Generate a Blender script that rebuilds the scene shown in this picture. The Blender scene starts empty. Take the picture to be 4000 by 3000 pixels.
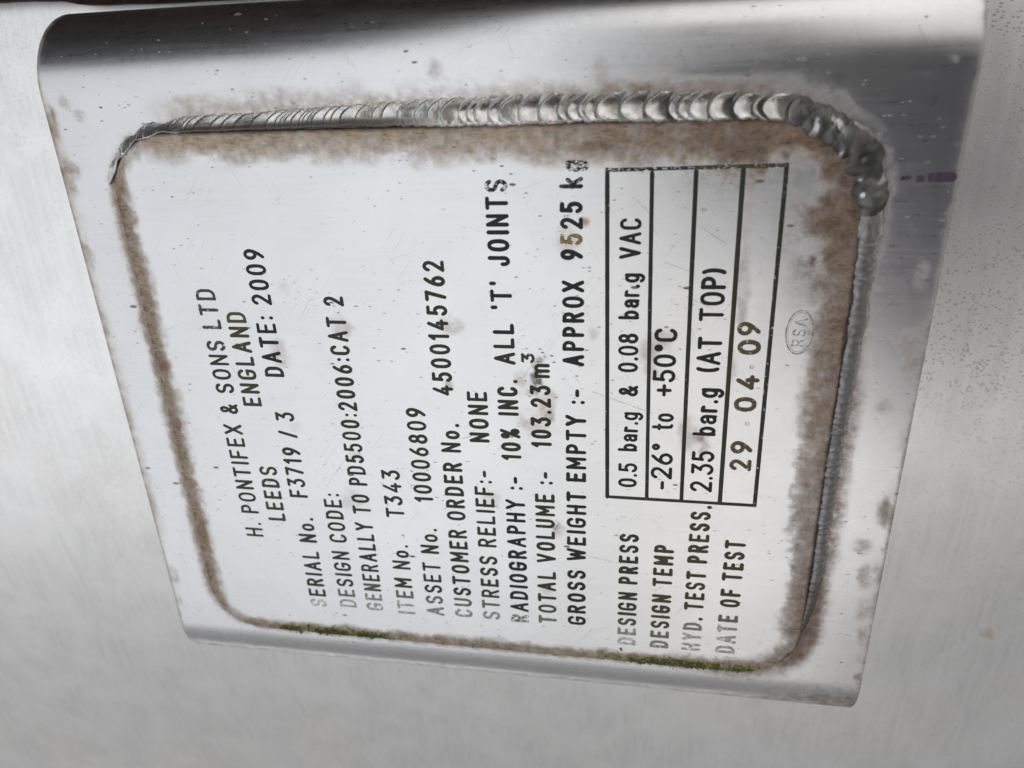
import bpy, bmesh, math, random
import numpy as np
from mathutils import Matrix, Vector

random.seed(7)
RNG = np.random.default_rng(11)
scene = bpy.context.scene
COL = scene.collection
RAD = math.radians

# ------------------------------------------------------------------ camera, sky, sun, exposure
H0 = 1.62                                   # height of the nameplate's centre above the ground
# sheet space (x = reading direction, y = up the plate, z = out of the plate)  ->  world
SHEET = Matrix.Translation((0, 0, H0)) @ Matrix.Rotation(RAD(90), 4, 'X')
cam_data = bpy.data.cameras.new('camera')
cam = bpy.data.objects.new('camera', cam_data)
COL.objects.link(cam)
Rc = Matrix(((-0.03689851, -0.98541035, -0.16614734),
             (-0.91821646, -0.03217858, 0.39476964),
             (-0.39435648, 0.16712563, -0.90363266)))
CAM_POS = Vector((0.10253268, -0.04345266, 0.23494449))
cam_rot = (Rc.transposed() @ Matrix(((1, 0, 0), (0, -1, 0), (0, 0, -1)))).to_4x4()
CAM_LOCAL = Matrix.Translation(CAM_POS) @ cam_rot
cam.matrix_world = SHEET @ CAM_LOCAL
cam_data.sensor_width = 36.0
cam_data.lens = 2917 / 4000 * 36.0
cam_data.clip_start = 0.005
cam_data.clip_end = 12000
cam_data.dof.use_dof = True
cam_data.dof.focus_distance = 0.262
cam_data.dof.aperture_fstop = 9.0
scene.camera = cam

SUN_ELEV, SUN_AZ = RAD(52), RAD(-128)
world = bpy.data.worlds.new('World')
scene.world = world
world.use_nodes = True
wn = world.node_tree
wn.nodes.clear()
sky = wn.nodes.new('ShaderNodeTexSky')
sky.sky_type = 'NISHITA'
sky.sun_disc = False
sky.sun_elevation = SUN_ELEV
sky.sun_rotation = RAD(200)
sky.air_density = 1.0
sky.dust_density = 3.0
hs = wn.nodes.new('ShaderNodeHueSaturation')
hs.inputs['Saturation'].default_value = 0.12
bg = wn.nodes.new('ShaderNodeBackground')
bg.inputs['Strength'].default_value = 0.13
wo = wn.nodes.new('ShaderNodeOutputWorld')
wn.links.new(sky.outputs[0], hs.inputs['Color'])
wn.links.new(hs.outputs[0], bg.inputs[0])
wn.links.new(bg.outputs[0], wo.inputs[0])

sun_data = bpy.data.lights.new('sun', 'SUN')
sun_data.energy = 1.5
sun_data.angle = RAD(16)
sun_data.color = (1.0, 0.965, 0.92)
sun = bpy.data.objects.new('sun', sun_data)
COL.objects.link(sun)
_sd = Vector((-0.30, 0.28, 0.91)).normalized()       # direction towards the sun (world)
sun.rotation_euler = _sd.to_track_quat('Z', 'Y').to_euler()
sun.location = (0, -2, 6)
sky.sun_elevation = math.asin(_sd.z)
sky.sun_rotation = math.atan2(_sd.x, _sd.y)

scene.view_settings.view_transform = 'Standard'
scene.view_settings.look = 'None'
scene.view_settings.exposure = 1.36
scene.view_settings.gamma = 1.0
scene.view_settings.use_curve_mapping = False
scene.render.engine = 'CYCLES'

# ------------------------------------------------------------------ helpers
MM = 0.001


def _hash(ix, iy, seed):
    h = (ix.astype(np.int64) * 374761393 + iy.astype(np.int64) * 668265263 + seed * 974711) & 0x7fffffff
    h = ((h ^ (h >> 13)) * 1274126177) & 0x7fffffff
    return ((h ^ (h >> 16)) & 0xffff) / 65535.0


def vnoise(x, y, seed=0):
    x = np.asarray(x, float); y = np.asarray(y, float)
    ix = np.floor(x); iy = np.floor(y)
    fx = x - ix; fy = y - iy
    fx = fx * fx * (3 - 2 * fx); fy = fy * fy * (3 - 2 * fy)
    a = _hash(ix, iy, seed); b = _hash(ix + 1, iy, seed)
    c = _hash(ix, iy + 1, seed); d = _hash(ix + 1, iy + 1, seed)
    return (a * (1 - fx) + b * fx) * (1 - fy) + (c * (1 - fx) + d * fx) * fy


def fbm(x, y, seed=0, oct=4):
    s = 0.0; a = 0.5; t = 0.0
    for k in range(oct):
        s = s + a * vnoise(np.asarray(x) * 2 ** k, np.asarray(y) * 2 ** k, seed + 17 * k)
        t += a; a *= 0.55
    return s / t


def sst(a, b, x):
    t = np.clip((x - a) / (b - a), 0, 1)
    return t * t * (3 - 2 * t)


def make_mesh(name, verts_mm, faces, mat, parent=None, smooth=True, attrs=None, world_m=None):
    me = bpy.data.meshes.new(name)
    v = (np.asarray(verts_mm, float) * MM)
    me.from_pydata(v.tolist(), [], faces)
    me.validate()
    if smooth:
        me.polygons.foreach_set('use_smooth', [True] * len(me.polygons))
    for an, arr in (attrs or {}).items():
        arr = np.asarray(arr, np.float32)
        if arr.ndim == 2:
            at = me.attributes.new(an, 'FLOAT_COLOR', 'POINT')
            at.data.foreach_set('color', arr.ravel())
        else:
            at = me.attributes.new(an, 'FLOAT', 'POINT')
            at.data.foreach_set('value', arr)
    if mat is not None:
        me.materials.append(mat)
    me.update()
    ob = bpy.data.objects.new(name, me)
    COL.objects.link(ob)
    if parent is not None:
        ob.parent = parent
    elif world_m is not None:
        ob.matrix_world = world_m
    return ob


def empty(name, label, cat):
    e = bpy.data.objects.new(name, None)
    COL.objects.link(e)
    e.matrix_world = SHEET
    e.empty_display_size = 0.02
    e['label'] = label; e['category'] = cat
    return e


def tag(o, label=None, cat=None, group=None, kind=None):
    if label: o['label'] = label
    if cat: o['category'] = cat
    if group: o['group'] = group
    if kind: o['kind'] = kind
    return o


class NT:
    """small node-tree builder"""
    def __init__(self, name):
        self.m = bpy.data.materials.new(name)
        self.m.use_nodes = True
        self.t = self.m.node_tree
        self.t.nodes.clear()
        self.out = self.t.nodes.new('ShaderNodeOutputMaterial')
        self.p = self.t.nodes.new('ShaderNodeBsdfPrincipled')
        self.t.links.new(self.p.outputs[0], self.out.inputs[0])

    def n(self, typ, **kw):
        nd = self.t.nodes.new(typ)
        for k, v in kw.items():
            setattr(nd, k, v)
        return nd

    def l(self, a, b):
        self.t.links.new(a, b)

    def coord(self, scale=(1000, 1000, 1000), rot=(0, 0, 0)):
        tc = self.n('ShaderNodeTexCoord')
        mp = self.n('ShaderNodeMapping')
        mp.vector_type = 'POINT'
        if any(rot):
            m0 = self.n('ShaderNodeMapping')
            m0.inputs['Rotation'].default_value = rot
            self.l(tc.outputs['Object'], m0.inputs['Vector'])
            self.l(m0.outputs[0], mp.inputs['Vector'])
        else:
            self.l(tc.outputs['Object'], mp.inputs['Vector'])
        mp.inputs['Scale'].default_value = scale
        return mp.outputs[0]

    def noise(self, vec, scale, detail=3, rough=0.55, dist=0.0):
        nd = self.n('ShaderNodeTexNoise')
        nd.inputs['Scale'].default_value = scale
        nd.inputs['Detail'].default_value = detail
        nd.inputs['Roughness'].default_value = rough
        nd.inputs['Distortion'].default_value = dist
        self.l(vec, nd.inputs['Vector'])
        return nd.outputs[0]

    def math(self, op, a, b=None, c=None, clamp=False):
        nd = self.n('ShaderNodeMath', operation=op, use_clamp=clamp)
        for i, v in enumerate((a, b, c)):
            if v is None: continue
            if isinstance(v, (int, float)): nd.inputs[i].default_value = v
            else: self.l(v, nd.inputs[i])
        return nd.outputs[0]

    def ramp(self, v, a, b, lo=0.0, hi=1.0, smooth=True):
        nd = self.n('ShaderNodeMapRange', interpolation_type='SMOOTHSTEP' if smooth else 'LINEAR')
        self.l(v, nd.inputs[0])
        for i, x in zip((1, 2, 3, 4), (a, b, lo, hi)):
            nd.inputs[i].default_value = x
        return nd.outputs[0]

    def mix(self, fac, a, b, blend='MIX'):
        nd = self.n('ShaderNodeMix', data_type='RGBA', blend_type=blend)
        if isinstance(fac, (int, float)): nd.inputs[0].default_value = fac
        else: self.l(fac, nd.inputs[0])
        for i, v in ((6, a), (7, b)):
            if isinstance(v, tuple): nd.inputs[i].default_value = (*v[:3], 1)
            else: self.l(v, nd.inputs[i])
        return nd.outputs[2]

    def mixf(self, fac, a, b):
        nd = self.n('ShaderNodeMix', data_type='FLOAT')
        if isinstance(fac, (int, float)): nd.inputs[0].default_value = fac
        else: self.l(fac, nd.inputs[0])
        for i, v in ((2, a), (3, b)):
            if isinstance(v, (int, float)): nd.inputs[i].default_value = v
            else: self.l(v, nd.inputs[i])
        return nd.outputs[0]

    def attr(self, name):
        return self.n('ShaderNodeAttribute', attribute_name=name)

    def bump(self, h, strength, dist, prev=None):
        nd = self.n('ShaderNodeBump')
        nd.inputs['Strength'].default_value = strength
        nd.inputs['Distance'].default_value = dist
        self.l(h, nd.inputs['Height'])
        if prev is not None: self.l(prev, nd.inputs['Normal'])
        return nd.outputs[0]

    def specks(self, vec, scale, rmin, thr, seed_off=0.0):
        """sparse little dots: voronoi cells, only some of them carrying a dot of their own size"""
        v = self.n('ShaderNodeTexVoronoi', feature='F1')
        v.inputs['Scale'].default_value = scale
        v.inputs['Randomness'].default_value = 1.0
        self.l(vec, v.inputs['Vector'])
        sep = self.n('ShaderNodeSeparateColor')
        self.l(v.outputs['Color'], sep.inputs[0])
        on = self.ramp(sep.outputs[0], thr, 1.0, 0.0, 1.0, smooth=False)      # dot strength per cell
        r = self.math('MULTIPLY', on, rmin)
        d = self.math('SUBTRACT', r, v.outputs['Distance'])
        return self.ramp(d, 0.0, rmin * 0.35), sep.outputs[1]


def metal(name, base=(0.62, 0.62, 0.63), rough=0.34, streak=(60, 900), streak_rot=0.0, streak_bump=0.25,
          speck_amt=0.6, metallic=1.0, stained=True, dust=0.0, speck_stretch=(1600, 800), speck_scale=0.35,
          speck_thr=0.72, rvar=0.1, speck_r=0.34, speck_dark=1.0, streak_dark=.90, scratch=0.0):
    b = NT(name)
    mm = b.coord()
    st = b.coord(scale=(streak[0], streak[1], 300), rot=(0, 0, streak_rot))
    s1 = b.noise(st, 1.0, 4, 0.6)
    bl = b.noise(mm, 0.035, 3, 0.55)
    bl2 = b.noise(mm, 0.3, 3, 0.6)
    col = b.mix(b.ramp(s1, 0.3, 0.7), tuple(c * streak_dark for c in base), base)
    col = b.mix(b.ramp(bl, 0.35, 0.7), col, tuple(min(1, c * 1.02) for c in base))
    if scratch:
        for ang, sd, k in ((.62, 0.0, .16), (-.45, 7.0, .11), (1.25, 3.0, .09)):
            sn = b.noise(b.coord(scale=(38, 2300, 300), rot=(0, 0, ang + sd * 0)), 1.0, 2, 0.5, .15)
            on = b.ramp(b.noise(b.coord(scale=(45 + sd, 45, 45)), 1.0, 2), .48, .62)
            col = b.mix(b.math('MULTIPLY', b.math('MULTIPLY', b.ramp(sn, .66, .72), on), k * scratch), col, (.05, .05, .055))
    sp = b.coord(scale=(speck_stretch[0], speck_stretch[1], 1000), rot=(0, 0, 0.0))
    d1, c1 = b.specks(sp, speck_scale, speck_r, speck_thr)
    d2, c2 = b.specks(sp, speck_scale * 0.36, 0.22, 0.86)
    den = b.ramp(b.noise(mm, 0.02, 2), 0.35, 0.65)
    dirt = b.attr('dirt').outputs['Fac']
    amt = b.math('MULTIPLY', d1, b.math('ADD', b.math('MULTIPLY', den, speck_amt * 0.5), b.math('ADD', dirt, speck_amt * 0.25)), clamp=True)
    amt2 = b.math('MULTIPLY', d2, b.math('ADD', dirt, speck_amt), clamp=True)
    spc = b.mix(c1, (0.055, 0.042, 0.034), (0.16, 0.145, 0.125))
    rgh = b.math('ADD', rough, b.math('MULTIPLY', b.math('SUBTRACT', s1, 0.5), rvar))
    rgh = b.math('ADD', rgh, b.math('MULTIPLY', b.math('SUBTRACT', bl2, 0.5), rvar * 0.6))
    met = metallic
    if dust:
        met = metallic * (1 - dust)
    spk = b.math('MAXIMUM', amt, amt2, clamp=True)
    spk = b.math('MULTIPLY', spk, 0.85 * speck_dark)
    col = b.mix(spk, col, spc)
    metn = b.mixf(spk, met, 0.1)
    rgh = b.mixf(spk, rgh, 0.7)
    if stained:
        a = b.attr('stain_shade')
        fine = b.noise(b.coord(scale=(2000, 430, 900)), 0.8, 5, 0.72)
        fine2 = b.noise(mm, 0.28, 3, 0.6)
        f = b.math('ADD', b.math('MULTIPLY', b.math('SUBTRACT', fine, 0.5), 1.0), b.math('MULTIPLY', b.math('SUBTRACT', fine2, 0.5), 0.9))
        al = a.outputs['Alpha']
        g = b.math('MULTIPLY', b.math('MULTIPLY', al, b.math('SUBTRACT', 1.2, al)), 3.9)    # noise acts in the half tones
        al2 = b.math('ADD', al, b.math('MULTIPLY', f, g), clamp=True)
        dark = b.mix(b.ramp(fine, 0.36, 0.62), (0.45, 0.43, 0.41), (1.4, 1.38, 1.35))
        sc = b.mix(1.0, a.outputs['Color'], dark, 'MULTIPLY')
        col = b.mix(al2, col, sc)
        metn = b.mixf(al2, metn, 0.15)
        rgh = b.mixf(al2, rgh, 0.62)
    b.l(col, b.p.inputs['Base Color'])
    b.l(metn, b.p.inputs['Metallic'])
    b.l(rgh, b.p.inputs['Roughness'])
    nrm = b.bump(s1, streak_bump, 0.00004)
    nrm = b.bump(bl2, 0.12, 0.0002, nrm)
    b.l(nrm, b.p.inputs['Normal'])
    return b.m


# ------------------------------------------------------------------ materials
M_PLATE = metal('brushed_stainless_plate', base=(0.668, 0.667, 0.669), rough=0.33, streak=(900, 45), streak_dark=.95, speck_amt=1.0, scratch=1.6, speck_thr=0.5, speck_stretch=(1900, 760), speck_scale=.45, speck_r=.27)
M_BRACKET = metal('satin_stainless_bracket', base=(0.65, 0.649, 0.653), rough=0.29, streak=(1000, 40), streak_dark=.94, speck_amt=0.9, scratch=1.8, speck_thr=0.5, speck_stretch=(1900, 780), speck_scale=.45, speck_r=.27)
M_TANK = metal('dull_stainless_tank', base=(0.83, 0.825, 0.812), rough=0.36, streak=(9, 420), streak_bump=0.2, speck_amt=0.5, streak_dark=.88,
               dust=0.22, speck_stretch=(1000, 560), speck_scale=1.05, speck_thr=0.0, rvar=0.05, speck_r=0.55, speck_dark=.6)


def weld_material():
    b = NT('weld_metal')
    mm = b.coord()
    n1 = b.noise(mm, 0.55, 4, 0.6)
    n2 = b.noise(b.coord(scale=(2600, 700, 1000)), 1.0, 3, 0.6)
    tint = b.attr('tint')
    col = b.mix(b.ramp(n1, 0.3, 0.7), (0.50, 0.50, 0.49), (0.72, 0.73, 0.73))
    col = b.mix(tint.outputs['Alpha'], col, tint.outputs['Color'])
    dirt = b.math('MULTIPLY', b.attr('dirt').outputs['Fac'], b.ramp(n2, 0.35, 0.6), clamp=True)
    col = b.mix(dirt, col, (0.12, 0.085, 0.06))
    b.l(col, b.p.inputs['Base Color'])
    b.l(b.mixf(dirt, 0.92, 0.1), b.p.inputs['Metallic'])
    b.l(b.math('ADD', b.mixf(dirt, b.mixf(b.ramp(tint.outputs['Alpha'], .45, .8), 0.22, 0.47), 0.7), b.math('MULTIPLY', b.math('SUBTRACT', n2, 0.5), 0.18)), b.p.inputs['Roughness'])
    nr = b.bump(n2, 0.25, 0.0001)
    nr = b.bump(n1, 0.2, 0.0003, nr)
    b.l(nr, b.p.inputs['Normal'])
    return b.m


M_WELD = weld_material()


def paint_material():
    b = NT('engraving_paint')
    ink = b.attr('ink')
    wr = ink.outputs['Alpha']
    n1 = b.noise(b.coord(scale=(3000, 900, 1000)), 0.9, 3, 0.6)
    n2 = b.noise(b.coord(), 0.5, 2, 0.5)
    nn = b.math('ADD', b.math('MULTIPLY', n1, 0.6), b.math('MULTIPLY', n2, 0.4))
    nn = b.ramp(nn, 0.32, 0.68, 0.0, 1.0, smooth=False)
    k = b.math('SUBTRACT', b.math('MULTIPLY', wr, 1.35), nn)
    w = b.ramp(k, -0.08, 0.16)
    col = b.mix(w, ink.outputs['Color'], (0.60, 0.60, 0.59))
    b.l(col, b.p.inputs['Base Color'])
    b.l(b.mixf(w, 0.0, 1.0), b.p.inputs['Metallic'])
    b.l(b.mixf(w, 0.55, 0.34), b.p.inputs['Roughness'])
    b.p.inputs['Specular IOR Level'].default_value = 0.3
    b.l(b.bump(n1, 0.3, 0.0001), b.p.inputs['Normal'])
    return b.m


M_INK = paint_material()


def plain(name, col, rough=0.7, metallic=0.0, var=0.25, scale=0.1, spec=0.5):
    b = NT(name)
    n = b.noise(b.coord(), scale, 4, 0.6)
    c = b.mix(b.ramp(n, 0.3, 0.7), tuple(x * (1 - var) for x in col), tuple(x * (1 + var) for x in col))
    b.l(c, b.p.inputs['Base Color'])
    b.p.inputs['Roughness'].default_value = rough
    b.p.inputs['Metallic'].default_value = metallic
    b.p.inputs['Specular IOR Level'].default_value = spec
    b.l(b.bump(n, 0.2, 0.0003), b.p.inputs['Normal'])
    return b.m


M_MOSS = plain('olive_moss', (0.125, 0.122, 0.026), 0.95, 0, 0.5, 1.2)
M_DARKSTRIP = plain('dark_brown_strip', (0.016, 0.008, 0.006), 0.8, 0, 0.5, 0.3, 0.1)
M_GROUND = plain('pale_concrete_ground', (0.49, 0.48, 0.465), 0.9, 0, 0.12, 0.004)
M_DARKPANEL = plain('dark_panel', (0.008, 0.008, 0.009), 0.8, 0, 0.3, 0.01, 0.1)
M_GREYBLOCK = plain('grey_block', (0.45, 0.45, 0.455), 0.9, 0, 0.15, 0.01)
M_CLOTH = plain('dark_navy_cloth', (0.026, 0.022, 0.036), 0.9, 0, 0.25, 0.05, 0.1)
M_PHONE = plain('black_glass', (0.015, 0.015, 0.018), 0.35, 0, 0.1, 0.05)
M_STAMP = metal('struck_metal', base=(0.50, 0.50, 0.50), rough=0.25, speck_amt=0.0, stained=False)
M_PEN = plain('purple_marker_ink', (0.085, 0.058, 0.085), 0.45, 0.3, 0.3, 0.8)

# ------------------------------------------------------------------ ground
g = make_mesh('ground', [(-4000000, -4000000, 0), (4000000, -4000000, 0), (4000000, 4000000, 0), (-4000000, 4000000, 0)], [(0, 1, 2, 3)],
              M_GROUND, smooth=False)
tag(g, kind='structure')

# ------------------------------------------------------------------ plate outline
PX0, PX1, PY0, PY1, PR = -118.3, 85.8, -106.4, 134.4, 22.0
PZ = 2.0                                    # plate face stands this high over the bracket face


def plate_sdf(x, y):
    cx, cy = (PX0 + PX1) / 2, (PY0 + PY1) / 2
    qx = np.abs(x - cx) - (PX1 - PX0) / 2 + PR
    qy = np.abs(y - cy) - (PY1 - PY0) / 2 + PR
    return np.hypot(np.maximum(qx, 0), np.maximum(qy, 0)) + np.minimum(np.maximum(qx, qy), 0) - PR


TAN = np.array((0.345, 0.268, 0.185)); BROWN = np.array((0.145, 0.095, 0.064)); RUST = np.array((0.17, 0.08, 0.045))
DARKB = np.array((0.055, 0.036, 0.026)); OLIVE = np.array((0.17, 0.155, 0.045)); GREYD = np.array((0.20, 0.18, 0.155))
PURP = np.array((0.16, 0.13, 0.15))


def layer(rgb, a, col, amt):
    amt = np.clip(amt, 0, 1)
    na = a + amt * (1 - a)
    w = np.where(na > 1e-6, amt / np.maximum(na, 1e-6), 0)
    return rgb * (1 - w[:, None]) + np.asarray(col)[None, :] * w[:, None], na


def spots(x, y, lst):
    """irregular stains at given places: (x, y, rx, ry, strength)"""
    s = np.zeros_like(x)
    n = fbm(x * 0.35, y * 0.35, 91)
    for (cx, cy, rx, ry, k) in lst:
        d = np.hypot((x - cx) / rx, (y - cy) / ry) + (n - 0.5) * 1.1
        s = np.maximum(s, k * (1 - sst(0.35, 1.15, d)))
    return s


def plate_stain(x, y):
    n1 = fbm(x * 0.22, y * 0.07, 1)          # drawn out along y
    n2 = fbm(x * 0.12, y * 0.12, 2)
    n3 = fbm(x * 0.5, y * 0.5, 3)
    rgb = np.tile(TAN, (len(x), 1)); a = np.zeros(len(x))
    ins = -plate_sdf(x, y)
    u_t = PX1 - x; u_b = x - PX0; u_l = PY1 - y; u_r = y - PY0
    # which side owns the point
    near = np.argmin(np.stack([u_t, u_b, u_l, u_r]), 0)
    corner_tr = sst(60, 0, np.hypot(x - PX1, y - PY0))
    rgb, a = layer(rgb, a, TAN * .72, (1 - sst(1.8, 5.6, ins + (n3 - .5) * 3.5)) * (.40 + .45 * n3))
    rgb, a = layer(rgb, a, BROWN * 1.2, (1 - sst(2.0, 9.0, ins + (n3 - .5) * 4)) * sst(40, 14, np.hypot(x + 100, y + 90)) * .7)
    # upper long side: tan, turning brown towards the right corner
    w = 9.5 + 6 * (n2 - 0.5) + 3.0 * sst(60, -60, y)
    band = (1 - sst(w * 0.55, w * 1.25, u_t + (n1 - 0.5) * 5)) * sst(128, 108, y)
    rgb, a = layer(rgb, a, TAN * 0.95, band * (0.55 + 0.35 * n1))
    rgb, a = layer(rgb, a, BROWN * 1.15, band * sst(10, -70, y) * 0.75)
    rgb, a = layer(rgb, a, BROWN, np.exp(-((u_t - 6.5) / 1.3) ** 2) * sst(0.42, 0.6, n1) * sst(20, -30, y) * 0.8)
    # right side: rusty brown, fading down towards the lower corner
    w = 11 + 7 * (n2 - 0.5) + 5.5 * sst(20, 70, x) - 2.5 * sst(-20, -80, x)
    band = (1 - sst(w * 0.6, w * 1.12, u_r + (n3 - 0.5) * 3.5)) * sst(-106, -92, x)
    rgb, a = layer(rgb, a, np.array((.215, .150, .105)), band * (0.76 + 0.22 * n3) * (0.72 + 0.28 * sst(-40, 20, x)))
    rgb, a = layer(rgb, a, RUST * .85, (1 - sst(1.0, 6.0, u_r)) * sst(0.45, 0.68, n2) * sst(-60, 10, x) * 0.6)
    rgb, a = layer(rgb, a, GREYD, band * sst(0.48, 0.62, fbm(x * .09, y * .09, 8)) * sst(0, -50, x) * 0.3)
    # the rounded corner between the two carries the most rust
    c = sst(46, 12, np.hypot(x - 70, y + 92)) * sst(26, 10, ins) * sst(.30, .5, n2)
    rgb, a = layer(rgb, a, BROWN, c * 0.85)
    rgb, a = layer(rgb, a, RUST * 0.7, c * sst(0.55, 0.75, n3) * 0.4)
    # left side (towards the cut edge): thin brown seam line
    w = 6.8 + 3.5 * (n2 - 0.5)
    band = 1 - sst(w * 0.35, w * 1.2, u_l + (n3 - 0.5) * 2.5)
    rgb, a = layer(rgb, a, TAN * 0.70, band * (0.80 + 0.2 * n3))
    rgb, a = layer(rgb, a, BROWN, (1 - sst(0.6, 2.6, u_l)) * sst(0.42, 0.62, n3) * 0.75)
    c = spots(x, y, [(4, 131, 5, 3.2, .9), (-20, 131.5, 4, 2, .6), (30, 130.5, 3.5, 2.2, .5), (-70, 131, 7, 2.5, .6)])
    rgb, a = layer(rgb, a, RUST * .9, c * 0.75)
    # bottom side: olive growth and grey dirt
    w = 5.2 + 3 * (n2 - 0.5)
    band = 1 - sst(w * 0.45, w * 1.25, u_b + (n3 - 0.5) * 2.5)
    rgb, a = layer(rgb, a, TAN * 0.62, band * (0.62 + 0.3 * n3))
    ol = np.maximum(sst(40, 62, y) * sst(112, 98, y), sst(-18, -40, y) * sst(-98, -84, y))
    rgb, a = layer(rgb, a, OLIVE, band * np.clip(ol, .12, 1) * sst(0.35, 0.55, n3) * 0.9)
    # dark line in the root all round
    rgb, a = layer(rgb, a, DARKB, (1 - sst(0.2, 1.5, ins)) * 0.85 * np.where((near == 0) | (near == 3), 1, 0.1))
    # single stains on the face
    sp = spots(x, y, [(10, 84, 6, 4, .55), (21, 59, 5, 4, .5), (-50, 64, 5, 5, .3), (22, 20, 4, 5, .45), (0, 22, 3, 2, .5),
                      (-13, -9, 6, 7, .42), (-6, -12, 7, 4.5, .5), (2, -3, 4, 4, .4), (50, -20, 7, 4, .28), (12, -47, 9, 4, .45),
                      (-16, -61, 7, 4, .55), (18, -51, 6, 3.2, .38), (-20, -66, 5, 2, .5), (42, -74, 14, 2.4, .5), (30, -75, 8, 2.2, .55),
                      (62, -74, 8, 2, .4), (-46, 9, 4, 4, .22), (-86, -11, 4, 3, .35), (-58, -16, 4, 2.5, .5), (34, 78, 3, 3, .2),
                      (20, -28, 4, 2, .3), (-30, 60, 3, 3, .3), (-20, 83, 2.5, 2.5, .2), (8, -73, 6, 2, .4)])
    rgb, a = layer(rgb, a, TAN * 0.95, sp * (0.38 + 0.4 * n3))
    dk = spots(x, y, [(2, -9, 7, 2.6, .8), (9, -11, 3.5, 3, .6), (-2.5, -7, 2.5, 4.5, .35), (-12, -12, 3, 2.5, .5), (-55, -15, 3, 2, .7)])
    rgb, a = layer(rgb, a, DARKB, dk * sst(0.42, 0.62, n3) * 0.8)
    orange = spots(x, y, [(56.5, -25.5, 1.8, 1.6, .95), (60, -61, 1.0, .8, .9), (22, -95.5, 2, 2.5, .0), (-16.5, -65, 2, 1.2, .7)])
    rgb, a = layer(rgb, a, np.array((.36, .17, .045)), orange * .75)
    return np.concatenate([rgb, np.clip(a, 0, 1)[:, None]], 1)


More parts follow.
